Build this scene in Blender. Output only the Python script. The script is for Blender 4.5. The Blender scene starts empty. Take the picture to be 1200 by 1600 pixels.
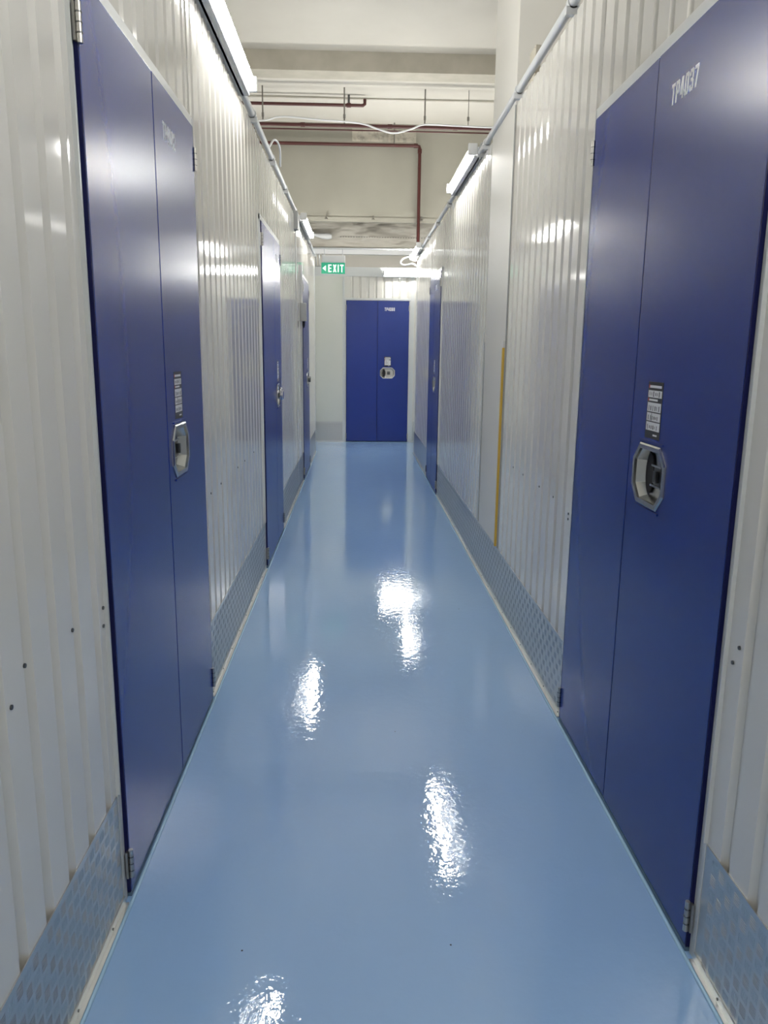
import bpy, bmesh, math, random
from mathutils import Vector, Matrix

random.seed(7)
S = bpy.context.scene
COL = S.collection
PI = math.pi

# ------------------------------------------------------------------ camera
H_CAM = 1.3555
F_PX, PITCH, YAW, ROLL = 1202.48, 0.2049, 0.0358, 0.0117
cam_data = bpy.data.cameras.new('camera')
cam = bpy.data.objects.new('camera', cam_data)
COL.objects.link(cam)
fwd = Vector((math.sin(YAW) * math.cos(PITCH), math.cos(YAW) * math.cos(PITCH), -math.sin(PITCH)))
rt = Vector((math.cos(YAW), -math.sin(YAW), 0))
up = rt.cross(fwd)
rt2 = rt * math.cos(ROLL) + up * math.sin(ROLL)
up2 = up * math.cos(ROLL) - rt * math.sin(ROLL)
M = Matrix((rt2, up2, -fwd)).transposed().to_4x4()
M.translation = Vector((0, 0, H_CAM))
cam.matrix_world = M
cam_data.sensor_fit = 'VERTICAL'
cam_data.sensor_height = 24.0
cam_data.lens = 24.0 * F_PX / 1600.0
cam_data.clip_start = 0.05
S.camera = cam

# ------------------------------------------------------------------ world, exposure
world = bpy.data.worlds.new('hall_ambient')
S.world = world
world.use_nodes = True
world.node_tree.nodes['Background'].inputs[0].default_value = (1.0, 0.93, 0.80, 1)
world.node_tree.nodes['Background'].inputs[1].default_value = 0.48
S.view_settings.view_transform = 'Standard'
S.view_settings.look = 'None'
S.view_settings.gamma = 1
S.view_settings.use_curve_mapping = False
S.view_settings.exposure = 1.03
S.cycles.use_denoising = True
S.cycles.max_bounces = 10
S.cycles.diffuse_bounces = 6
S.cycles.glossy_bounces = 6
S.cycles.sample_clamp_indirect = 6
TUBE_STRENGTH = 42.0
TUBE_COLOR = (1.0, 0.985, 0.93)

# ------------------------------------------------------------------ dimensions (metres)
WL, WR, WE = 0.579, 0.779, 11.794
WTOP = 2.56
DH = 2.10
CEIL = 4.80
PITCH_R = 0.117

# ------------------------------------------------------------------ materials
def mat(name, color, rough=0.5, metal=0.0, spec=0.5, emit=None, estr=0.0, coat=0.0, coat_rough=0.05):
    m = bpy.data.materials.new(name)
    m.use_nodes = True
    b = m.node_tree.nodes['Principled BSDF']
    b.inputs['Base Color'].default_value = (*color, 1)
    b.inputs['Roughness'].default_value = rough
    b.inputs['Metallic'].default_value = metal
    b.inputs['Specular IOR Level'].default_value = spec
    b.inputs['Coat Weight'].default_value = coat
    b.inputs['Coat Roughness'].default_value = coat_rough
    if emit:
        b.inputs['Emission Color'].default_value = (*emit, 1)
        b.inputs['Emission Strength'].default_value = estr
    return m

def add_bump(m, scales, strength=0.1, dist=0.01, detail=2.0, stretch=(1, 1, 1)):
    nt = m.node_tree
    b = nt.nodes['Principled BSDF']
    tc = nt.nodes.new('ShaderNodeNewGeometry')
    prev = None
    for sc, st, ds in scales:
        mp = nt.nodes.new('ShaderNodeMapping')
        mp.inputs['Scale'].default_value = stretch
        nz = nt.nodes.new('ShaderNodeTexNoise')
        nz.inputs['Scale'].default_value = sc
        nz.inputs['Detail'].default_value = detail
        bp = nt.nodes.new('ShaderNodeBump')
        bp.inputs['Strength'].default_value = st
        bp.inputs['Distance'].default_value = ds
        nt.links.new(tc.outputs['Position'], mp.inputs['Vector'])
        nt.links.new(mp.outputs[0], nz.inputs['Vector'])
        nt.links.new(nz.outputs['Fac'], bp.inputs['Height'])
        if prev:
            nt.links.new(prev.outputs[0], bp.inputs['Normal'])
        prev = bp
    nt.links.new(prev.outputs[0], b.inputs['Normal'])
    for k in ('Coat Normal',):
        if k in b.inputs:
            nt.links.new(prev.outputs[0], b.inputs[k])

def add_mottle(m, c1, c2, scale, lo=0.35, hi=0.65, stretch=(1, 1, 1), detail=4):
    nt = m.node_tree
    b = nt.nodes['Principled BSDF']
    tc = nt.nodes.new('ShaderNodeNewGeometry')
    mp = nt.nodes.new('ShaderNodeMapping')
    mp.inputs['Scale'].default_value = stretch
    nz = nt.nodes.new('ShaderNodeTexNoise')
    nz.inputs['Scale'].default_value = scale
    nz.inputs['Detail'].default_value = detail
    cr = nt.nodes.new('ShaderNodeValToRGB')
    cr.color_ramp.elements[0].position = lo
    cr.color_ramp.elements[0].color = (*c1, 1)
    cr.color_ramp.elements[1].position = hi
    cr.color_ramp.elements[1].color = (*c2, 1)
    nt.links.new(tc.outputs['Position'], mp.inputs['Vector'])
    nt.links.new(mp.outputs[0], nz.inputs['Vector'])
    nt.links.new(nz.outputs['Fac'], cr.inputs['Fac'])
    nt.links.new(cr.outputs['Color'], b.inputs['Base Color'])

M_WALL = mat('glossy_white_sheet', (0.66, 0.65, 0.615), 0.07, spec=0.7)
add_bump(M_WALL, [(2.2, 0.22, 0.008)], stretch=(1, 1, 0.45), detail=1.0)
M_WALLFLAT = mat('flat_white_panel', (0.66, 0.67, 0.62), 0.16, spec=0.5)
add_bump(M_WALLFLAT, [(2.0, 0.25, 0.008)], stretch=(1, 1, 0.5), detail=1.0)
M_COLUMN = mat('painted_concrete_column', (0.67, 0.66, 0.62), 0.42)
M_TRIM = mat('pale_grey_trim', (0.60, 0.62, 0.62), 0.28)
M_BLUE = mat('blue_powder_coat', (0.008, 0.030, 0.21), 0.26, spec=0.45)
add_bump(M_BLUE, [(260, 0.05, 0.0004)], detail=1.0)
M_BLUE_SHADE = mat('navy_door_edge', (0.004, 0.006, 0.06), 0.5, spec=0.2)  # darker copy of the door blue, seam and edge shade put into colour
M_DARK = mat('black_gap', (0.01, 0.01, 0.012), 0.6)  # black standing for shade in gaps and finger wells; also the pull knob
M_STEEL = mat('stainless_steel', (0.50, 0.51, 0.51), 0.26, 1.0)
M_STEELD = mat('dark_steel', (0.12, 0.125, 0.13), 0.32, 1.0)
M_CHROME = mat('polished_chrome', (0.8, 0.8, 0.8), 0.08, 1.0)
M_HINGE = mat('brushed_hinge_steel', (0.45, 0.44, 0.42), 0.35, 1.0)
M_STICK = mat('sticker_black', (0.012, 0.013, 0.02), 0.4)
M_STICKW = mat('sticker_white', (0.72, 0.73, 0.74), 0.45)
M_STICKR = mat('sticker_red', (0.5, 0.03, 0.02), 0.45)
M_LETTER = mat('white_vinyl_lettering', (0.82, 0.84, 0.86), 0.45)
M_ALU = mat('aluminium_tread_plate', (0.58, 0.58, 0.565), 0.31, 1.0)
add_bump(M_ALU, [(9, 0.15, 0.004)], detail=2.0)
M_ALUSTRIP = mat('aluminium_angle', (0.68, 0.69, 0.68), 0.34, 1.0)
M_FLOOR = mat('blue_epoxy', (0.20, 0.36, 0.62), 0.045, spec=0.9)
add_mottle(M_FLOOR, (0.225, 0.375, 0.63), (0.25, 0.405, 0.645), 1.1, 0.3, 0.7, (2.2, 0.7, 1))
add_bump(M_FLOOR, [(1.4, 0.20, 0.006), (30, 0.19, 0.0032), (95, 0.11, 0.0014)], detail=2.0)
def add_specks(m, scale, size, dark):
    nt = m.node_tree
    b = nt.nodes['Principled BSDF']
    src = b.inputs['Base Color'].links[0].from_socket
    g = nt.nodes.new('ShaderNodeNewGeometry')
    v = nt.nodes.new('ShaderNodeTexVoronoi'); v.inputs['Scale'].default_value = scale
    lt = nt.nodes.new('ShaderNodeMath'); lt.operation = 'LESS_THAN'; lt.inputs[1].default_value = size
    mx = nt.nodes.new('ShaderNodeMix'); mx.data_type = 'RGBA'
    nt.links.new(g.outputs['Position'], v.inputs['Vector'])
    nt.links.new(v.outputs['Distance'], lt.inputs[0])
    nt.links.new(lt.outputs[0], mx.inputs[0])
    nt.links.new(src, mx.inputs[6])
    mx.inputs[7].default_value = (*dark, 1)
    nt.links.new(mx.outputs[2], b.inputs['Base Color'])
add_specks(M_FLOOR, 6.0, 0.016, (0.03, 0.04, 0.06))
M_SEAL = mat('blue_floor_bead', (0.30, 0.48, 0.66), 0.2)
M_SILL = mat('slate_door_sill', (0.10, 0.17, 0.25), 0.35)
M_CEIL = mat('cream_painted_concrete', (0.62, 0.585, 0.49), 0.7)
add_mottle(M_CEIL, (0.53, 0.505, 0.45), (0.58, 0.555, 0.495), 1.3, 0.3, 0.7)
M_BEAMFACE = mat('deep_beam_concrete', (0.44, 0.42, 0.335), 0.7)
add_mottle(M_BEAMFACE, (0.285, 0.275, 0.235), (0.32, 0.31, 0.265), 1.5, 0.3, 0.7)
M_BEAM = mat('beam_concrete', (0.50, 0.46, 0.36), 0.75)
add_mottle(M_BEAM, (0.40, 0.375, 0.31), (0.47, 0.44, 0.37), 5, 0.3, 0.7)
M_PATCH = mat('bare_concrete_patch', (0.48, 0.45, 0.38), 0.85)
add_mottle(M_PATCH, (0.30, 0.28, 0.24), (0.52, 0.49, 0.42), 14, 0.3, 0.55)
M_DUCT = mat('grey_duct_wrap', (0.50, 0.475, 0.42), 0.5)
add_bump(M_DUCT, [(2.0, 0.9, 0.12)], stretch=(1, 1, 3), detail=2.0)
M_RED = mat('dark_red_pipe_paint', (0.065, 0.012, 0.010), 0.4)
M_ROD = mat('galvanised_rod', (0.22, 0.21, 0.19), 0.5, 0.5)
M_WHITEPL = mat('white_plastic', (0.72, 0.73, 0.74), 0.35)
M_CONDUIT = mat('pale_grey_conduit', (0.60, 0.62, 0.64), 0.35)
M_BOX = mat('grey_junction_box', (0.36, 0.37, 0.37), 0.45)
M_YEL = mat('ochre_yellow_edge', (0.62, 0.40, 0.06), 0.45)
M_GREEN = mat('exit_green', (0.0, 0.32, 0.17), 0.35, emit=(0.0, 0.36, 0.19), estr=0.25)
M_EXITW = mat('exit_white', (0.9, 0.95, 0.92), 0.4, emit=(0.9, 1.0, 0.95), estr=0.4)
M_TUBE = mat('lit_tube', (0.9, 0.9, 0.9), 0.4, emit=TUBE_COLOR, estr=TUBE_STRENGTH)
M_CALLBOX = mat('clear_grey_cover', (0.45, 0.46, 0.46), 0.15)

# ------------------------------------------------------------------ mesh building
class MB:
    def __init__(self):
        self.v, self.f, self.mi, self.mats = [], [], [], []
    def m(self, material):
        if material not in self.mats:
            self.mats.append(material)
        return self.mats.index(material)
    def add(self, vs, fs, material):
        k = self.m(material)
        o = len(self.v)
        self.v += [tuple(p) for p in vs]
        self.f += [tuple(i + o for i in f) for f in fs]
        self.mi += [k] * len(fs)
    def box(self, a, b, material, ch=0.0):
        x0, x1 = sorted((a[0], b[0])); y0, y1 = sorted((a[1], b[1])); z0, z1 = sorted((a[2], b[2]))
        if ch <= 0:
            vs = [(x, y, z) for x in (x0, x1) for y in (y0, y1) for z in (z0, z1)]
            fs = [(0, 1, 3, 2), (4, 6, 7, 5), (0, 4, 5, 1), (2, 3, 7, 6), (0, 2, 6, 4), (1, 5, 7, 3)]
            self.add(vs, fs, material)
            return
        bm = bmesh.new()
        bmesh.ops.create_cube(bm, size=1)
        for v in bm.verts:
            v.co = Vector((x0 + (v.co.x + .5) * (x1 - x0), y0 + (v.co.y + .5) * (y1 - y0), z0 + (v.co.z + .5) * (z1 - z0)))
        bmesh.ops.bevel(bm, geom=list(bm.edges), offset=ch, segments=2, affect='EDGES', profile=0.5)
        bm.verts.index_update()
        self.add([v.co[:] for v in bm.verts], [[v.index for v in f.verts] for f in bm.faces], material)
        bm.free()
    def tube(self, pts, r, material, n=12, caps=True):
        pts = [Vector(p) for p in pts]
        rings = []
        prevu = None
        for i, p in enumerate(pts):
            if i == 0: d = pts[1] - p
            elif i == len(pts) - 1: d = p - pts[i - 1]
            else: d = (pts[i + 1] - p).normalized() + (p - pts[i - 1]).normalized()
            d.normalize()
            if prevu is None:
                a = Vector((0, 0, 1)) if abs(d.z) < 0.9 else Vector((1, 0, 0))
                u = d.cross(a).normalized()
            else:
                u = (prevu - d * prevu.dot(d)).normalized()
            prevu = u
            w = d.cross(u)
            rr = r[i] if isinstance(r, (list, tuple)) else r
            rings.append([p + (u * math.cos(t) + w * math.sin(t)) * rr for t in (2 * PI * k / n for k in range(n))])
        vs = [q[:] for ring in rings for q in ring]
        fs = []
        for i in range(len(pts) - 1):
            for k in range(n):
                fs.append((i * n + k, i * n + (k + 1) % n, (i + 1) * n + (k + 1) % n, (i + 1) * n + k))
        if caps:
            fs.append(tuple(range(n - 1, -1, -1)))
            fs.append(tuple((len(pts) - 1) * n + k for k in range(n)))
        self.add(vs, fs, material)
    def prism(self, poly, y0, y1, material):
        """poly in local x,z; extruded along y."""
        n = len(poly)
        vs = [(x, y0, z) for x, z in poly] + [(x, y1, z) for x, z in poly]
        fs = [tuple(range(n)), tuple(range(2 * n - 1, n - 1, -1))]
        for i in range(n):
            fs.append((i, i + n, (i + 1) % n + n, (i + 1) % n))
        self.add(vs, fs, material)
    def build(self, name, parent=None, smooth=None, fixn=True):
        me = bpy.data.meshes.new(name)
        me.from_pydata(self.v, [], self.f)
        for m_ in self.mats:
            me.materials.append(m_)
        me.polygons.foreach_set('material_index', self.mi)
        if fixn:
            bm = bmesh.new(); bm.from_mesh(me)
            bmesh.ops.recalc_face_normals(bm, faces=bm.faces)
            bm.to_mesh(me); bm.free()
        if smooth is not None:
            me.shade_smooth()
            me.set_sharp_from_angle(angle=math.radians(smooth))
        me.update()
        o = bpy.data.objects.new(name, me)
        COL.objects.link(o)
        if parent: o.parent = parent
        return o

def empty(name, loc=(0, 0, 0), rz=0.0):
    o = bpy.data.objects.new(name, None)
    o.empty_display_size = 0.1
    COL.objects.link(o)
    o.location = loc
    o.rotation_euler = (0, 0, rz)
    return o

def tag(o, label=None, cat=None, group=None, kind=None):
    if label: o['label'] = label
    if cat: o['category'] = cat
    if group: o['group'] = group
    if kind: o['kind'] = kind
    return o

GLYPH = {   # strokes of condensed block characters on a 0..1 x 0..1.9 cell: boxes (x0,z0,x1,z1) or quads
 'T': [(0, 1.58, 1, 1.9), (.34, 0, .66, 1.7)],
 'P': [(0, 0, .32, 1.9), (.2, 1.6, .9, 1.9), (.2, .72, .9, 1.02), (.68, .82, 1, 1.8)],
 '0': [(0, .12, .32, 1.78), (.68, .12, 1, 1.78), (.12, 0, .88, .3), (.12, 1.6, .88, 1.9)],
 '2': [(.12, 1.6, .88, 1.9), (.68, 1.0, 1, 1.78), (0, 1.3, .32, 1.78), (0, 0, 1, .3), [(0, .28), (.34, .28), (1, 1.08), (.68, 1.12)]],
 '3': [(.12, 1.6, .88, 1.9), (.68, 1.05, 1, 1.78), (.68, .12, 1, .92), (.3, .82, .86, 1.12), (.12, 0, .88, .3), (0, .12, .32, .55), (0, 1.35, .32, 1.78)],
 '4': [(.55, 0, .85, 1.9), (0, .38, 1, .66), [(0, .6), (.3, .6), (.6, 1.9), (.36, 1.9)]],
 '5': [(0, 1.6, .95, 1.9), (0, .85, .32, 1.8), (.2, .88, .86, 1.17), (.68, .12, 1, 1.05), (.12, 0, .88, .3), (0, .12, .32, .5)],
 '7': [(0, 1.6, 1, 1.9), [(.22, 0), (.56, 0), (1, 1.65), (.66, 1.65)]],
 '8': [(0, .12, .32, .88), (.68, .12, 1, .88), (0, 1.05, .32, 1.78), (.68, 1.05, 1, 1.78), (.12, 0, .88, .3), (.12, 1.6, .88, 1.9), (.12, .82, .88, 1.12)],
 'E': [(0, 0, .32, 1.9), (.2, 1.6, .95, 1.9), (.2, .82, .85, 1.1), (.2, 0, .95, .3)],
 'X': [[(0, 0), (.34, 0), (1, 1.9), (.66, 1.9)], [(.66, 0), (1, 0), (.34, 1.9), (0, 1.9)]],
 'I': [(.34, 0, .66, 1.9)],
}
def block_text(name, txt, h, w, material, parent, loc, thick=0.0007, advance=None):
    adv = advance or {}
    pos, x = [], 0.0
    for c in txt:
        a = adv.get(c, 1.0)
        pos.append(x - (1 - a) / 2); x += a + 0.32
    total = x - 0.32
    sx, sz = w / total, h / 1.9
    mb = MB()
    for c, px in zip(txt, pos):
        for g in GLYPH[c]:
            q = g if isinstance(g, list) else [(g[0], g[1]), (g[2], g[1]), (g[2], g[3]), (g[0], g[3])]
            mb.prism([((px + a - total / 2) * sx, (b - 0.95) * sz) for a, b in q], 0.0, -thick, material)
    o = mb.build(name, parent)
    o.location = loc
    return o

# wall frames: (u along the wall, d out into the corridor, z)
def frL(u, d, z): return (-WL + d, u, z)
def frR(u, d, z): return (WR - d, u, z)
def frE(u, d, z): return (u, WE - d, z)

def wbox(mb, fr, u0, u1, d0, d1, z0, z1, material, ch=0.0):
    mb.box(fr(u0, d0, z0), fr(u1, d1, z1), material, ch)

def corrugated(fr, u0, u1, z0, z1, material, name, parent, depth=0.0125, phase=0.010, off=0.0, thick=0.045):
    pts = [(u0, 0.0)]
    prof = [(-0.0195, 0.0), (-0.0085, -depth), (0.0085, -depth), (0.0195, 0.0)]
    k0 = int(math.floor((u0 - phase) / PITCH_R)) - 1
    k1 = int(math.ceil((u1 - phase) / PITCH_R)) + 1
    for k in range(k0, k1):
        base = phase + k * PITCH_R
        for du, dd in prof:
            uu = base + du
            if u0 + 0.004 < uu < u1 - 0.004:
                pts.append((uu, dd))
    if pts[-1][1] < -0.001: pts.append((pts[-1][0] + .003, 0))
    if len(pts) > 1 and pts[1][1] < -0.001: pts.insert(1, (pts[1][0] - .003, 0))
    pts.append((u1, 0.0))
    mb = MB()
    n = len(pts)
    vs = [fr(u, d + off, z0) for u, d in pts] + [fr(u, d + off, z1) for u, d in pts]
    vs += [fr(u0, off - thick, z0), fr(u1, off - thick, z0), fr(u0, off - thick, z1), fr(u1, off - thick, z1)]
    fs = [(i, i + 1, i + 1 + n, i + n) for i in range(n - 1)]
    a, b, c, d_ = 2 * n, 2 * n + 1, 2 * n + 2, 2 * n + 3
    fs += [(0, n, c, a), (n - 1, b, d_, 2 * n - 1), (a, c, d_, b)]
    fs.append(tuple(list(range(n)) + [b, a]))
    fs.append(tuple(list(range(n, 2 * n)) + [d_, c]))
    mb.add(vs, fs, material)
    return mb.build(name, parent)

# ------------------------------------------------------------------ floor and ceiling
mb = MB(); mb.box((-7, -4, -0.1), (7, 14.6, 0.0), M_FLOOR)
floor = tag(mb.build('floor'), 'glossy pale blue epoxy floor running down the corridor', 'floor', kind='structure')
mb = MB(); mb.box((-9, -5, CEIL), (9, 14.7, CEIL + 0.2), M_CEIL)
ceiling = tag(mb.build('ceiling'), 'cream painted concrete ceiling high above the partitions', 'ceiling', kind='structure')
mb = MB(); mb.box((-9, 9.93, 4.585), (9, 10.22, CEIL + 0.01), M_BEAM)
tag(mb.build('ceiling_beam'), 'shallow concrete beam crossing the cream ceiling', 'beam', kind='structure')
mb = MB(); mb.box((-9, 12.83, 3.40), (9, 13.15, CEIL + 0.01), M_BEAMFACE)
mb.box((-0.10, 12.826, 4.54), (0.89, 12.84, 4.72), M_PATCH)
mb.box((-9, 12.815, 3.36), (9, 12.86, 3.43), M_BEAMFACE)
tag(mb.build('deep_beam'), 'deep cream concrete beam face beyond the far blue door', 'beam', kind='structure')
mb = MB(); mb.box((-9, 14.4, 0), (9, 14.6, CEIL + .01), M_CEIL)
tag(mb.build('wall_back'), 'dim beige hall wall behind the hanging grey duct', 'wall', kind='structure')

# ------------------------------------------------------------------ doors
def door(n, loc, rz, w, seam, number, label, number_size=(0.152, 0.048)):
    """local: x across (seen from the corridor), -y out into the corridor"""
    root = empty('door_%d' % n, loc, rz)
    tag(root, label, 'door', 'blue storage unit doors', 'structure')
    FR = 0.026          # frame width
    P = 0.014           # how far the leaves stand proud
    mb = MB()
    mb.box((-FR, 0.05, 0), (-0.002, -0.004, DH + 0.03), M_TRIM)
    mb.box((w + 0.002, 0.05, 0), (w + FR, -0.004, DH + 0.03), M_TRIM)
    mb.box((-FR, 0.05, DH + 0.004), (w + FR, -0.007, DH + 0.034), M_TRIM)
    mb.box((-FR, -0.004, 0.30), (-FR + 0.004, -0.009, DH + 0.03), M_TRIM)
    mb.box((w + FR - 0.004, -0.004, 0.30), (w + FR, -0.009, DH + 0.03), M_TRIM)
    mb.box((0, 0.046, 0.0), (w, 0.06, DH), M_DARK)  # black sheet added behind the leaves so their gaps look dark
    mb.build('door_frame', root)
    mb = MB(); mb.box((0, 0.046, 0.0005), (w, -0.014, 0.010), M_SILL)
    mb.build('sill', root)
    mb = MB()  # navy strips added to darken the leaf seam and outer leaf edges
    mb.box((seam - 0.0034, 0.03, 0.014), (seam + 0.0034, -0.0125, DH - 0.004), M_BLUE_SHADE)
    mb.box((-0.002, 0.03, 0.014), (0.0024, -P + 0.0005, DH - 0.004), M_BLUE_SHADE)
    mb.box((w - 0.0024, 0.03, 0.014), (w + 0.002, -P + 0.0005, DH - 0.004), M_BLUE_SHADE)
    mb.build('door_gasket', root)
    # fixed leaf
    mb = MB()
    mb.box((0.0025, 0.028, 0.016), (seam - 0.0032, -P, DH - 0.002), M_BLUE, 0.0018)
    mb.build('door_leaf', root)
    # leaf with the handle, opening for the recessed plate
    hx, hz, hw, hh, c = seam + 0.155, 1.045, 0.112, 0.082, 0.042
    x0, x1, z0, z1 = seam + 0.0032, w - 0.0025, 0.016, DH - 0.002
    iw, ih, ic = hw - 0.012, hh - 0.012, 0.036
    def octa(W, Hh, C):
        return [(hx - W + C, hz - Hh), (hx + W - C, hz - Hh), (hx + W, hz - Hh + C), (hx + W, hz + Hh - C),
                (hx + W - C, hz + Hh), (hx - W + C, hz + Hh), (hx - W, hz + Hh - C), (hx - W, hz - Hh + C)]
    oc = octa(iw, ih, ic)
    bx0, bx1, bz0, bz1 = hx - iw, hx + iw, hz - ih, hz + ih
    mb = MB()
    outer = [(x0, z0), (x1, z0), (x1, z1), (x0, z1)]
    vs = [(x, -P, z) for x, z in outer] + [(x, -P, z) for x, z in oc]
    #       0..3 outer, 4..11 octagon
    fs = [(0, 1, 5, 4), (1, 6, 5), (1, 2, 7, 6), (2, 8, 7), (2, 3, 9, 8), (3, 10, 9), (3, 0, 11, 10), (0, 4, 11)]
    vs += [(x, 0.028, z) for x, z in outer]
    fs += [(0, 12, 13, 1), (1, 13, 14, 2), (2, 14, 15, 3), (3, 15, 12, 0), (12, 15, 14, 13)]
    mb.add(vs, fs, M_BLUE)
    leaf = mb.build('door_leaf', root, fixn=False)
    # handle: bezel ring, pan, latch
    D = 0.028
    mb = MB()
    oo = octa(hw, hh, c)
    om = octa(hw - 0.004, hh - 0.004, c - 0.001)
    oi = octa(iw - 0.003, ih - 0.003, ic - 0.001)
    ip = octa(iw - 0.014, ih - 0.012, ic - 0.008)
    rings = [(oo, -P - 0.0002), (oo, -P - 0.003), (om, -P - 0.006), (oi, -P - 0.0055), (oi, -P + 0.002), (ip, -P + D)]
    vs = [(x, y, z) for ring, y in rings for x, z in ring]
    fs = []
    for i in range(len(rings) - 1):
        for k in range(8):
            fs.append((i * 8 + k, i * 8 + (k + 1) % 8, (i + 1) * 8 + (k + 1) % 8, (i + 1) * 8 + k))
    fs.append(tuple(40 + k for k in range(8)))
    mb.add(vs, fs, M_STEEL)
    # thin raised lips above and below the plate
    mb.box((hx - hw + c - .012, -P, hz + hh + 0.004), (hx + hw - c + .012, -P - 0.004, hz + hh + 0.009), M_BLUE)
    mb.box((hx - hw + c - .012, -P, hz - hh - 0.009), (hx + hw - c + .012, -P - 0.004, hz - hh - 0.004), M_BLUE)
    hd = mb.build('door_handle', root, fixn=False)
    hd['label'] = 'recessed steel handle plate'
    mb = MB()   # black disc put in for the shaded finger well, seam side
    el = [(hx - 0.054 + 0.026 * math.cos(t), hz + 0.055 * math.sin(t)) for t in (2 * PI * k / 20 for k in range(20))]
    mb.prism(el, -P + D - 0.001, -P + D - 0.006, M_DARK)
    mb.build('finger_well', hd)
    mb = MB()   # hasp box and its flap
    mb.box((hx - 0.006, -P + D, hz - 0.024), (hx + 0.040, -P + 0.015, hz + 0.024), M_STEELD, 0.002)
    mb.box((hx - 0.022, -P + 0.017, hz - 0.029), (hx + 0.044, -P + 0.013, hz - 0.024), M_STEEL)
    mb.box((hx - 0.022, -P + 0.017, hz + 0.024), (hx + 0.044, -P + 0.013, hz + 0.029), M_STEEL)
    mb.box((hx + 0.014, -P + 0.015, hz - 0.016), (hx + 0.028, -P + 0.004, hz + 0.016), M_STEELD, 0.002)
    mb.build('latch', hd)
    # instruction sticker
    sx0, sx1, sz0, sz1 = seam + 0.105, seam + 0.205, 1.143, 1.288
    mb = MB()
    mb.box((sx0, -P, sz0), (sx1, -P - 0.0006, sz1), M_STICK)
    f = lambda t: sz1 - t * (sz1 - sz0)
    for a, b in ((0.15, 0.275), (0.365, 0.525), (0.545, 0.69), (0.71, 0.86)):
        mb.box((sx0 + 0.005, -P, f(b)), (sx1 - 0.005, -P - 0.0009, f(a)), M_STICKW)
    mb.box((sx0 + 0.012, -P, f(0.105)), (sx1 - 0.01, -P - 0.0009, f(0.06)), M_STICKW)
    mb.box((sx0 + 0.012, -P, f(0.335)), (sx0 + 0.07, -P - 0.0009, f(0.30)), M_STICKW)
    mb.box((sx0 + 0.005, -P, f(0.11)), (sx0 + 0.010, -P - 0.0009, f(0.05)), M_STICKR)
    mb.box((sx0 + 0.005, -P, f(0.34)), (sx0 + 0.010, -P - 0.0009, f(0.29)), M_STICKR)
    mb.box((sx0 + 0.055, -P, f(0.95)), (sx1 - 0.018, -P - 0.0009, f(0.92)), M_STICKW)
    mb.box((sx0 + 0.036, -P, f(0.69)), (sx0 + 0.038, -P - 0.0012, f(0.545)), M_STICK)
    rr = random.Random(n)
    for a, b in ((0.15, 0.275), (0.40, 0.525), (0.575, 0.69), (0.74, 0.86)):   # small dark pictograms
        x = sx0 + 0.014
        while x < sx1 - 0.016:
            hgt = rr.uniform(0.35, 0.8) * (b - a)
            mid = (a + b) / 2
            mb.box((x, -P, f(mid + hgt / 2)), (x + rr.uniform(0.002, 0.005), -P - 0.0012, f(mid - hgt / 2)), M_STICK)
            x += rr.uniform(0.010, 0.016)
    st = mb.build('instruction_sticker', root)
    st['label'] = 'black and white pictogram sticker above the handle'
    if number:
        t = block_text('unit_number', number, number_size[1], number_size[0], M_LETTER, root, (seam + 0.178, -P, 1.977))
        t['label'] = 'white unit number %s' % number
    # hinges
    for hxx, s in ((0.0, -1), (w, 1)):
        for z in (1.995, 0.095):
            mb = MB()
            mb.tube([(hxx + s * 0.001, -P - 0.004, z - 0.038), (hxx + s * 0.001, -P - 0.004, z + 0.038)], 0.006, M_HINGE, 10)
            for q in (-0.019, 0.0, 0.019):
                mb.tube([(hxx + s * 0.001, -P - 0.004, z + q - 0.001), (hxx + s * 0.001, -P - 0.004, z + q + 0.001)], 0.0072, M_STEELD, 10)
            mb.box((hxx, -P + 0.001, z - 0.036), (hxx + s * 0.013, -P + 0.006, z + 0.036), M_HINGE)
            mb.build('hinge', root, smooth=40)
    return root

L_DOORS = [(1, 1.729, 2.852, 2.315), (2, 4.755, 5.831, 5.415), (3, 8.202, 9.172, 8.69)]
for n, a, b, s in L_DOORS:
    door(n, (-WL, a, 0), PI / 2, b - a, s - a, {1: 'TP4042', 2: 'TP4044', 3: None}[n],
         {1: 'large blue double door numbered TP4042 on the left wall, nearest the camera',
          2: 'narrow-looking blue double door midway down the left wall, with a chrome handle glint',
          3: 'last thin blue door on the left wall, just past the white call box'}[n])
R_DOORS = [(4, 1.519, 2.662, 2.128), (5, 7.376, 8.451, 7.95)]
for n, a, b, s in R_DOORS:
    door(n, (WR, b, 0), -PI / 2, b - a, b - s, {4: 'TP4037', 5: 'TP4035'}[n],
         {4: 'large blue double door numbered TP4037 on the right wall',
          5: 'thin blue double door far down the right wall, beyond the white column'}[n])
EX0, EX1, EXS = -0.172, 0.760, 0.294
door(6, (EX0, WE, 0), 0, EX1 - EX0, EXS - EX0, 'TP4088', 'blue double door facing the camera at the far end of the corridor')

# ------------------------------------------------------------------ corridor walls
FRW = 0.026
wl = tag(empty('wall_left'), 'left corridor partition of glossy white ribbed metal sheet', 'wall', kind='structure')
segs = [(-3.5, 1.729 - FRW), (2.852 + FRW, 4.755 - FRW), (5.831 + FRW, 7.50), (7.54, 8.202 - FRW), (9.172 + FRW, 10.60)]
for a, b in segs:
    corrugated(frL, a, b, 0, WTOP, M_WALL, 'wall_panel', wl)
for n, a, b, s in L_DOORS:
    corrugated(frL, a - FRW, b + FRW, DH + 0.034, WTOP, M_WALL, 'header_panel', wl, off=-0.004)
for u in (7.50, 10.60):
    mb = MB(); wbox(mb, frL, u, u + 0.04, -0.045, 0.006, 0, WTOP, M_TRIM, 0.002)
    mb.build('corner_post' if u > 9 else 'joint_post', wl)

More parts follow.
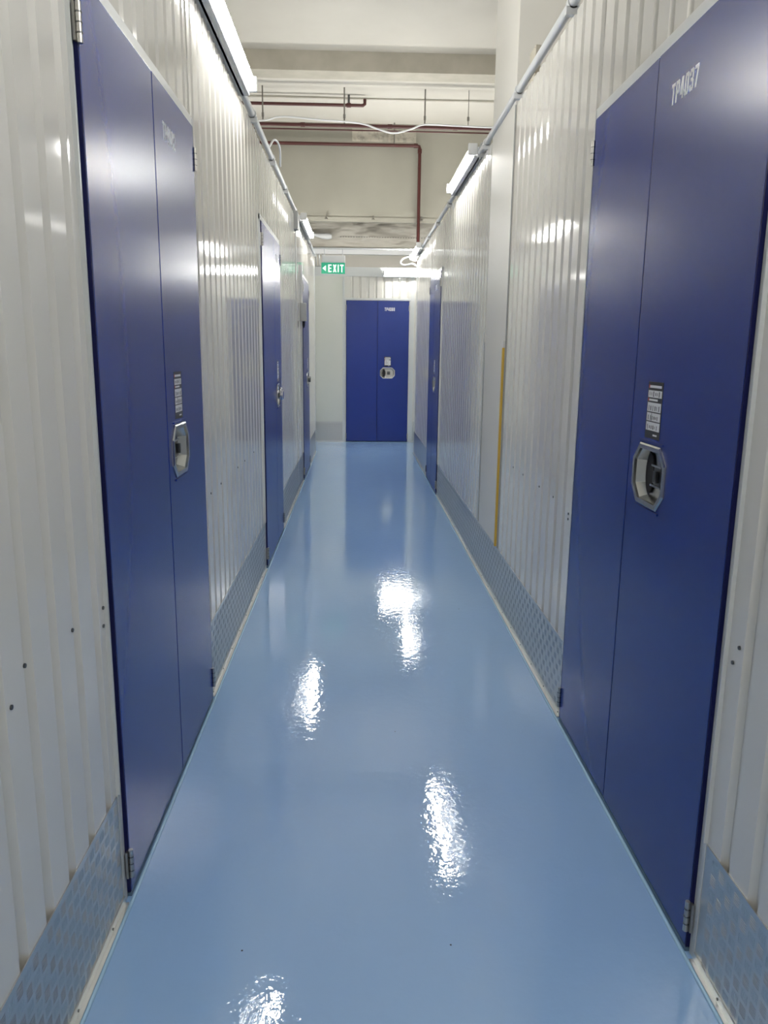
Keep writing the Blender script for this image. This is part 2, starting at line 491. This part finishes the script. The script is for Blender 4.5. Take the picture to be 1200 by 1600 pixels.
wr = tag(empty('wall_right'), 'right corridor partition of glossy white ribbed metal sheet', 'wall', kind='structure')
segsR = [(-3.5, 1.519 - FRW), (2.662 + FRW, 4.125), (4.81, 7.376 - FRW), (8.451 + FRW, 10.52)]
for a, b in segsR:
    corrugated(frR, a, b, 0, WTOP, M_WALL, 'wall_panel', wr)
for n, a, b, s in R_DOORS:
    corrugated(frR, a - FRW, b + FRW, DH + 0.034, WTOP, M_WALL, 'header_panel', wr, off=-0.004)
mb = MB(); wbox(mb, frR, 10.52, 10.565, -0.045, 0.006, 0, WTOP, M_TRIM, 0.002)
mb.build('corner_post', wr)
# thin edge strips where the sheet meets the column
mb = MB(); wbox(mb, frR, 4.112, 4.124, 0.0, 0.004, 0.30, WTOP, M_BOX)
mb.build('edge_strip', wr)
mb = MB(); wbox(mb, frR, 4.805, 4.822, -0.002, 0.005, 0.30, 1.42, M_BOX)
mb.build('edge_strip', wr)

mb = MB(); mb.box((WR + 0.001, 4.126, 0), (WR + 0.56, 4.804, CEIL + .01), M_COLUMN)
tag(mb.build('column'), 'square white painted column set in the right wall, rising to the ceiling', 'column', kind='structure')

# cross-corridor sides behind the end posts
mb = MB(); mb.box((-6.5, 10.60, 0), (-WL - 0.045, 10.645, WTOP), M_WALLFLAT)
mb.build('return_panel', wl)
mb = MB(); mb.box((WR + 0.045, 10.52, 0), (6.5, 10.565, WTOP), M_WALLFLAT)
mb.build('return_panel', wr)

we = tag(empty('wall_far'), 'white panelled partition facing the camera at the corridor end', 'wall', kind='structure')
mb = MB()
wbox(mb, frE, -6.0, EX0 - FRW - 0.03, -0.045, 0.0, 0, 2.44, M_WALLFLAT)
for k in range(40):
    u = -6 + k * 0.147
    if u < EX0 - 0.1: wbox(mb, frE, u, u + 0.006, 0.0, 0.0015, 0.31, 2.44, M_WALLFLAT)
mb.build('wall_panel', we)
corrugated(frE, EX0 - FRW, EX1 + FRW, DH + 0.034, 2.44, M_WALL, 'header_panel', we, off=-0.004, phase=0.03)
corrugated(frE, EX1 + FRW + 0.05, 6.0, 0, 2.44, M_WALL, 'wall_panel', we)
mb = MB(); wbox(mb, frE, EX0 - FRW - 0.03, EX0 - FRW, -0.045, 0.006, 0, 2.44, M_TRIM, 0.002); mb.build('joint_post', we)
mb = MB(); wbox(mb, frE, EX1 + FRW, EX1 + FRW + 0.05, -0.045, 0.006, 0, 2.44, M_TRIM, 0.002); mb.build('joint_post', we)
mb = MB(); wbox(mb, frE, -6.0, 6.0, -0.045, 0.008, 2.44, 2.57, M_TRIM, 0.002); mb.build('top_flashing', we)

# screw marks on the sheet: small dark screws
def screws(fr, pts, parent):
    for u, z in pts:
        mb = MB()
        a, b = fr(u, 0.0, z), fr(u, 0.003, z)
        mb.tube([a, b], 0.0045, M_STEELD, 8)
        mb.build('screw', parent)
screws(frL, [(1.694, 0.777), (1.69, 0.735), (1.505, 0.794), (1.279, 0.813), (1.217, 0.765), (3.02, 0.80), (3.25, 0.80), (3.72, 0.80), (3.95, 0.80), (4.3, 0.80)], wl)
screws(frR, [(2.75, 0.78), (2.75, 0.76), (2.98, 0.80), (3.22, 0.80), (3.55, 0.80), (3.78, 0.80), (1.45, 0.775), (1.47, 0.735)], wr)

# ------------------------------------------------------------------ tread-plate kick plates
CELL = 0.0333
def kick_plate(fr, u0, u1, label, bars=True, group='tread plate kick plates along the walls', top=0.297):
    root = empty('kick_plate', fr((u0 + u1) / 2, 0.0, 0))
    tag(root, label, 'kick plate', group)
    ox, oy, oz = root.location
    loc = lambda u, d, z: tuple(Vector(fr(u, d, z)) - Vector((ox, oy, oz)))
    mb = MB()
    mb.box(loc(u0, 0.0006, 0.004), loc(u1, 0.0026, top), M_ALU)
    if bars:
        nu = int((u1 - u0) / CELL); nz = int((top - 0.02) / CELL) + 1
        vs, fs = [], []
        for i in range(nu):
            for j in range(nz):
                uc, zc = u0 + (i + 0.5) * CELL, 0.02 + (j + 0.5) * CELL
                if zc + CELL / 2 > top: continue
                hor = (i + j) % 2
                for k in range(5):
                    o_ = (k - 2) * 0.0054
                    l, w = 0.0130, 0.0014
                    if hor: c = (uc, zc + o_); e = (l, w)
                    else: c = (uc + o_, zc); e = (w, l)
                    b = len(vs)
                    for dx, dz, dd in ((-1, -1, 0), (1, -1, 0), (1, 1, 0), (-1, 1, 0)):
                        vs.append(loc(c[0] + dx * e[0], 0.0026, c[1] + dz * e[1]))
                    s = (0.62, 0.25) if hor else (0.25, 0.62)
                    for dx, dz in ((-1, -1), (1, -1), (1, 1), (-1, 1)):
                        vs.append(loc(c[0] + dx * e[0] * s[0], 0.0037, c[1] + dz * e[1] * s[1]))
                    q = [(b + 4, b + 5, b + 6, b + 7)] + [(b + t, b + (t + 1) % 4, b + 4 + (t + 1) % 4, b + 4 + t) for t in range(4)]
                    if fr is frL: q = [f[::-1] for f in q]
                    fs += q
        mb.add(vs, fs, M_ALU)
    mb.build('tread_sheet', root, fixn=(not bars))
    mb = MB()
    mb.box(loc(u0, 0.003, 0.0005), loc(u1, 0.0065, 0.022), M_ALUSTRIP)
    mb.box(loc(u0, 0.003, 0.0005), loc(u1, 0.016, 0.004), M_ALUSTRIP)
    st = mb.build('base_strip', root)
    u = u0 + 0.02
    while u < u1 and fr is not frE:
        mb = MB()
        mb.tube([loc(u, 0.006, 0.013), loc(u, 0.0085, 0.013)], 0.003, M_STEELD, 8)
        mb.build('screw', st)
        u += 0.23
    return root
kick_plate(frL, 0.2, 1.729 - FRW - .001, 'grey tread kick plate at the bottom left, in front of the TP4042 door')
kick_plate(frL, 2.852 + FRW + .001, 4.755 - FRW - .001, 'bright tread kick plate between the first and second blue doors of the left wall')
kick_plate(frL, 5.831 + FRW + .001, 8.202 - FRW - .001, 'tread kick plate between the second and third blue doors of the left wall')
kick_plate(frL, 9.172 + FRW + .001, 10.63, 'short tread kick plate at the far end of the left wall, past its last door', False)
kick_plate(frR, 0.2, 1.519 - FRW - .001, 'grey tread kick plate at the bottom right, beside the TP4037 door')
kick_plate(frR, 2.662 + FRW + .001, 4.96, 'tread kick plate running from the TP4037 door to the foot of the white column')
kick_plate(frR, 4.962, 7.376 - FRW - .001, 'tread kick plate beyond the white column, up to the far right blue door')
kick_plate(frR, 8.451 + FRW + .001, 10.55, 'tread kick plate at the far end of the right wall, past its last door', False)
kick_plate(frE, -6.0, EX0 - FRW - 0.001, 'tread kick plate on the far wall to the left of the facing blue door', True, top=0.31)
kick_plate(frE, EX1 + FRW + .001, 6.0, 'sliver of tread kick plate on the far wall, right of the facing door', False, top=0.31)

# sealant bead where floor paint meets the doors and plates
def bead(name, fr, u0, u1, label):
    mb = MB()
    mb.tube([fr(u0, 0.020, 0.0), fr(u1, 0.020, 0.0)], 0.005, M_SEAL, 8)
    tag(mb.build(name, smooth=60), label, 'floor trim', kind='structure')
bead('trim_1', frL, 0.2, 10.62, 'pale blue bead along the foot of the left wall')
bead('trim_2', frR, 0.2, 10.55, 'pale blue bead along the foot of the right wall')

# ------------------------------------------------------------------ light fittings on the wall tops
def light(loc, rz, label, length=1.25, lit=True):
    """runs along local +x, tubes on the -y side"""
    root = empty('tube_light', loc, rz)
    tag(root, label, 'light', 'tube lights on the partition tops')
    mb = MB()
    mb.box((0, -0.020, -0.034), (length, 0.045, 0.030), M_CONDUIT, 0.006)
    mb.box((0.004, -0.042, -0.034), (length - 0.004, 0.0, -0.020), M_CONDUIT, 0.004)  # lip added under the tubes to shade the wall below
    mb.build('batten', root)
    for y, z in ((-0.036, 0.030), (-0.064, 0.006)):
        mb = MB(); mb.tube([(0.035, y, z), (length - 0.035, y, z)], 0.0145, M_TUBE, 12)
        mb.build('tube', root, smooth=50)
    for x in (0.0, length - 0.03):
        mb = MB(); mb.box((x, -0.080, -0.018), (x + 0.03, -0.020, 0.050), M_WHITEPL, 0.005)
        mb.build('end_cap', root)
    return root
ZL = 2.615
light((-WL, 2.90, ZL), PI / 2, 'largest tube light, on the left wall top above the first blue door')
light((-WL, 7.88, ZL), PI / 2, 'small lit tube light on top of the left wall, past the grey junction box')
light((WR, 6.50, ZL), -PI / 2, 'lit tube light on top of the right wall, just beyond the white column')
light((WR, 10.95, ZL - .01), -PI / 2, 'far tube light at the corner end of the right wall top')
light((0.36, WE - 0.008, 2.47), 0, 'horizontal tube light on the far wall above the facing blue door')
light((0.2, WE + 0.105, 2.47), PI, 'tube light on the rear face of the far wall, in the next aisle')  # unseen pair added behind the far wall to brighten the duct
light((2.2, WE + 0.105, 2.47), PI, 'second tube light on the rear face of the far wall, in the next aisle')
# unseen fittings added for light; those on the wall tops continue the staggered row
light((WR, 1.75, ZL), -PI / 2, 'tube light on the right wall top above the camera')
light((-WL, -1.9, ZL), PI / 2, 'tube light on the left wall top behind the camera')
light((-2.6, WE - 0.008, 2.47), 0, 'tube light on the far wall round the left corner')
light((2.9, WE - 0.008, 2.47), 0, 'tube light on the far wall round the right corner')

# ------------------------------------------------------------------ conduits along the wall tops
def conduit(fr, spans, label, d=0.004):
    root = empty('conduit', fr(spans[0][0], d, 2.6))
    tag(root, label, 'conduit')
    o = Vector(root.location)
    L_ = lambda u, dd, z: tuple(Vector(fr(u, dd, z)) - o)
    for a, b in spans:
        mb = MB(); mb.tube([L_(a, d, 2.603), L_(b, d, 2.603)], 0.018, M_CONDUIT, 12)
        pipe = mb.build('pipe', root, smooth=50)
        u = a + 0.35
        while u < b - 0.1:
            mb = MB()
            mb.tube([L_(u, d, 2.603), L_(u + 0.03, d, 2.603)], 0.023, M_CONDUIT, 12)
            mb.box(L_(u, d - 0.026, 2.561), L_(u + 0.03, d + 0.026, 2.588), M_CONDUIT)
            mb.build('clip', pipe, smooth=40)
            u += 0.95
    return root
conduit(frL, [(-3, -1.92), (-0.63, 2.89), (4.16, 7.84), (9.15, 10.6)], 'pale grey conduit pipe along the top of the left wall')
conduit(frR, [(-3, 0.48), (1.77, 5.22), (6.52, 9.68)], 'pale grey conduit pipe along the top of the right wall')

mb = MB()
mb.box((-WL - 0.03, 7.30, 2.43), (-WL + 0.035, 7.46, 2.585), M_BOX, 0.004)
jb = mb.build('junction_box')
tag(jb, 'grey junction box at the top of the left wall before the small tube light', 'junction box')
mb = MB(); mb.box((-WL + 0.035, 7.315, 2.445), (-WL + 0.039, 7.445, 2.57), M_CONDUIT, 0.001); mb.build('lid', jb)

mb = MB()
mb.box((WR - 0.012, 5.17, 2.56), (WR + 0.03, 5.24, 2.65), M_BOX, 0.003)
tag(mb.build('end_bracket'), 'dark grey bracket at the near end of the tube light beyond the column', 'bracket')
mb = MB()
mb.box((WR + 0.005, 3.74, 2.561), (WR + 0.03, 3.86, 2.70), M_BEAM, 0.003)
tag(mb.build('wall_bracket'), 'small dull bracket standing on the right wall top near the column', 'bracket')

# cable arcs
def cable(name, pts, r, material, label, cat='cable', n=8):
    # smooth by catmull-rom
    P = [Vector(p) for p in pts]
    P = [P[0] * 2 - P[1]] + P + [P[-1] * 2 - P[-2]]
    out = []
    for i in range(1, len(P) - 2):
        for k in range(8):
            t = k / 8
            a, b, c, d = P[i - 1], P[i], P[i + 1], P[i + 2]
            out.append(0.5 * ((2 * b) + (c - a) * t + (2 * a - 5 * b + 4 * c - d) * t * t + (3 * b - a - 3 * c + d) * t ** 3))
    out.append(P[-2])
    mb = MB(); mb.tube(out, r, material, n)
    return tag(mb.build(name, smooth=60), label, cat)
cable('cable', [(WR, 10.57, 2.60), (0.70, 10.66, 2.60), (0.60, 10.70, 2.575), (0.565, 10.70, 2.52), (0.62, 10.68, 2.49), (0.72, 10.62, 2.50), (WR - .01, 10.58, 2.47)], 0.012, M_WHITEPL,
      'white cable looping out from the end of the right wall top')
cable('cable', [(-WL + .005, 5.3, 2.62), (-WL + .03, 5.42, 2.70), (-WL + .05, 5.56, 2.69), (-WL + .04, 5.70, 2.60)], 0.007, M_CONDUIT,
      'thin grey cable arching off the conduit on the left wall top')

# ------------------------------------------------------------------ call box on the left wall
root = empty('call_box', (-WL, 8.06, 1.74))
tag(root, 'small clear grey box below a white duct on the left wall before the last door', 'call box')
mb = MB(); mb.box((0.0, -0.055, -0.09), (0.06, 0.055, 0.09), M_CALLBOX, 0.006); mb.build('cover', root)
mb = MB(); mb.box((0.0, -0.014, 0.09), (0.022, 0.014, 0.46), M_WHITEPL, 0.003); mb.build('duct', root)
mb = MB(); mb.tube([(0.03, 0, -0.155), (0.03, 0, -0.13), (0.03, 0, -0.09)], [0.004, 0.014, 0.014], M_DARK, 12); mb.build('pull_knob', root, smooth=40)

def padlock(loc, material, label):
    # disc padlock hanging on the latch, flat face to the corridor (+x)
    root = empty('padlock', loc); tag(root, label, 'padlock')
    mb = MB()
    mb.tube([(-0.002, 0, 0), (0.003, 0, 0), (0.024, 0, 0), (0.029, 0, 0)], [0.029, 0.034, 0.034, 0.029], material, 24)
    mb.build('lock_body', root, smooth=30)
    mb = MB()
    mb.tube([(0.013, 0.018 * math.cos(t), 0.026 + 0.026 * math.sin(t)) for t in (PI * k / 10 for k in range(11))], 0.0045, M_CHROME, 8)
    mb.build('shackle', root, smooth=60)
    return root
padlock((-WL + 0.018, 5.60, 1.045), M_CHROME, 'round chrome padlock sticking out from the second blue door on the left')
padlock((-WL + 0.018, 8.87, 1.045), M_STEELD, 'dark round padlock on the last blue door of the left wall')

# yellow edge strip
mb = MB(); wbox(mb, frR, 4.146, 4.166, 0.0, 0.012, 0.300, 1.385, M_YEL, 0.002)
ys = tag(mb.build('edge_protector'), 'tall thin yellow strip on the near edge of the white column', 'edge strip')
mb = MB(); wbox(mb, frR, 4.146, 4.166, 0.0, 0.012, 1.386, 1.42, M_WHITEPL, 0.002); c_ = mb.build('end_piece', ys); c_['label'] = 'white top end of the strip'

# ------------------------------------------------------------------ exit sign
root = empty('exit_sign', (-0.316, 10.2, 2.32))
tag(root, 'green EXIT sign with a left arrow hanging over the corridor end', 'exit sign')
mb = MB(); mb.box((-0.150, -0.004, 0.0), (0.150, 0.004, 0.135), M_GREEN); mb.build('sign_panel', root)
mb = MB(); mb.box((-0.138, -0.035, 0.136), (0.152, 0.035, 0.222), M_WHITEPL, 0.006); mb.build('housing', root)
mb = MB()
mb.box((-0.153, -0.006, -0.003), (0.153, 0.006, 0.0), M_WHITEPL); mb.box((0.150, -0.006, 0), (0.153, 0.006, 0.137), M_WHITEPL)
mb.box((-0.153, -0.006, 0), (-0.150, 0.006, 0.137), M_WHITEPL)
mb.build('rim', root)
t = block_text('exit_lettering', 'EXIT', 0.092, 0.195, M_EXITW, root, (0.035, -0.004, 0.067), advance={'I': 0.36}); t['label'] = 'white EXIT letters'
mb = MB(); mb.prism([(-0.135, 0.067), (-0.092, 0.103), (-0.092, 0.031)], -0.0052, -0.004, M_EXITW); mb.build('arrow', root)['label'] = 'white arrow pointing left'
for x in (-0.11, 0.12):
    mb = MB(); mb.tube([(x, 0, 0.222), (x, 0, 0.30)], 0.005, M_CONDUIT, 8); mb.build('hanger', root)
mb = MB(); mb.box((-0.30, -0.015, 0.30), (1.12, 0.015, 0.315), M_CONDUIT); mb.box((-0.285, -0.015, .235), (-0.262, .015, .30), M_CONDUIT)
mb.box((1.08, -0.015, .235), (1.10, .015, .30), M_CONDUIT)
mb.build('support_rail', root)

# row of short pegs at the left corner of the far wall
hr = empty('hook_rail', (-0.59, 11.80, 2.572))
tag(hr, 'row of four short dark hooks on the far wall top, left of the EXIT sign', 'hook rail')
mb = MB(); mb.box((-0.10, -0.02, 0.0), (0.10, 0.012, 0.012), M_BOX); mb.build('rail', hr)
for k in range(4):
    mb = MB(); mb.tube([(-0.068 + k * 0.045, 0, 0.0), (-0.068 + k * 0.045, 0, 0.13), (-0.068 + k * 0.045, -0.06, 0.163)], 0.010, M_BOX, 8)
    mb.build('hook', hr, smooth=50)

# ------------------------------------------------------------------ sprinkler pipes
def pipe(pts, r, label, extra=None):
    mb = MB()
    mb.tube(pts, r, M_RED, 12)
    o = mb.build('sprinkler_pipe', smooth=50)
    tag(o, label, 'pipe', 'dark red sprinkler pipes')
    return o
def coupling(parent, x, y, z, r=0.030, ax='x'):
    mb = MB(); d = (0.03, 0, 0) if ax == 'x' else (0, 0, 0.03)
    mb.tube([(x - d[0], y, z - d[2]), (x + d[0], y, z + d[2])], r, M_RED, 12); mb.build('coupling', parent, smooth=40)
pa = pipe([(-6, 11.5, 4.669), (0.055, 11.5, 4.669), (0.082, 11.5, 4.69), (0.082, 11.5, 4.75)], 0.023, 'short dark red pipe nearest the ceiling, ending in an upturned stub')
coupling(pa, -0.138, 11.5, 4.669)
mb = MB(); mb.tube([(-0.138, 11.5, 4.67), (-0.138, 11.5, CEIL)], 0.016, M_STEELD, 8); mb.build('riser', pa)
pb = pipe([(-6, 11.2, 4.335), (6, 11.2, 4.325)], 0.022, 'long dark red pipe hung on rods below the ceiling, with a pale cable along it')
for x, l in ((-1.282, 'leftmost'), (-0.193, 'middle'), (0.889, 'third'), (1.476, 'rightmost')):
    mb = MB(); mb.tube([(x, 11.2, 4.35), (x, 11.2, CEIL)], 0.010 if x < 1.2 else 0.005, M_ROD, 8)
    mb.tube([(x, 11.2, 4.42), (x, 11.2, 4.47)], 0.016, M_ROD, 8)
    mb.build('hanger_rod', pb)
for x in (-0.75, 0.42, 1.3): coupling(pb, x, 11.2, 4.331)
pc0 = pipe([(-6, 11.35, 4.318), (6, 11.35, 4.308)], 0.010, 'thinner dark pipe running just behind and below the long hung one')
pc = pipe([(-6, 12.76, 4.48), (0.90, 12.76, 4.478), (0.935, 12.76, 4.468), (0.945, 12.76, 4.43), (0.945, 12.76, 2.7)], 0.025,
          'dark red pipe that turns a corner and drops down the deep beam face')
coupling(pc, 0.88, 12.76, 4.478, 0.033); coupling(pc, 0.945, 12.76, 4.40, 0.033, 'z')
mb = MB(); mb.tube([(0.548, 12.76, 4.48), (0.548, 12.76, CEIL)], 0.011, M_ROD, 8); mb.build('hanger_rod', pc)
cable('cable', [(-2.2, 11.15, 4.36), (-1.33, 11.15, 4.355), (-1.03, 11.15, 4.412), (-0.55, 11.15, 4.385), (0, 11.15, 4.352), (0.25, 11.15, 4.285), (0.47, 11.15, 4.237), (0.7, 11.15, 4.29), (0.889, 11.15, 4.352), (1.3, 11.15, 4.345), (1.8, 11.15, 4.335), (3, 11.15, 4.34)],
      0.012, M_WHITEPL, 'pale sagging cable strung along the long hung red pipe')
cable('cable', [(-5, 11.62, 4.785), (-1.5, 11.6, 4.78), (0.2, 11.62, 4.785), (1.9, 11.6, 4.78), (5, 11.6, 4.785)], 0.014, M_CEIL,
      'cream painted cable pinned flat across the ceiling')
for x, l in ((-0.50, 'left of the three'), (0.234, 'middle of the three'), (0.99, 'right of the three, beside the drop pipe')):
    mb = MB(); mb.tube([(x, 12.80, 3.44), (x, 12.74, 3.44), (x, 12.74, 3.40)], 0.012, M_ROD, 8)
    mb.tube([(x, 12.74, 3.402), (x, 12.74, 3.385)], [0.012, 0.030], M_ROD, 10)
    tag(mb.build('fire_sprinkler', smooth=40), 'small sprinkler on the beam edge, ' + l, 'sprinkler', 'sprinklers on the beam edge')

# grey wrapped duct, rail and lamp behind the far wall
mb = MB()
nx, nz = 60, 10
vs = []
for i in range(nx + 1):
    for j in range(nz + 1):
        x = -4 + 8 * i / nx; z = 3.125 + 0.43 * j / nz
        y = 14.0 - 0.05 * math.sin(PI * j / nz) + 0.028 * math.sin(x * 4.1 + z * 7) + 0.02 * math.sin(x * 9.3 - z * 11)
        vs.append((x, y, z))
fs = [(i * (nz + 1) + j, (i + 1) * (nz + 1) + j, (i + 1) * (nz + 1) + j + 1, i * (nz + 1) + j + 1) for i in range(nx) for j in range(nz)]
mb.add(vs, fs, M_DUCT)
mb.box((-4, 14.05, 3.13), (4, 14.38, 3.55), M_DUCT)
duct = tag(mb.build('wrapped_duct', smooth=60), 'long grey wrapped duct with creases below the deep beam', 'duct')
mb = MB()
for k in range(70):
    x = -0.30 + k * 0.045
    mb.tube([(x, 13.935, 3.285), (x, 13.90, 3.285)], 0.007, M_ROD, 6)
mb.build('rivets', duct)['kind'] = 'stuff'
mb = MB(); mb.box((-6, 13.90, 3.0), (6, 14.0, 3.10), M_WHITEPL, 0.004)
tag(mb.build('white_rail'), 'bright white horizontal rail under the grey duct', 'rail')
mb = MB(); mb.tube([(-1.1, 13.98, 3.30), (-1.1, 13.75, 3.30), (-0.72, 13.75, 3.285), (-0.62, 13.75, 3.27), (-0.52, 13.75, 3.265), (-0.45, 13.75, 3.265)], [0.022, 0.022, 0.024, 0.045, 0.055, 0.035], M_WHITEPL, 12)
tag(mb.build('spot_lamp', smooth=50), 'white tapered lamp arm sticking out before the grey duct on the left', 'lamp')
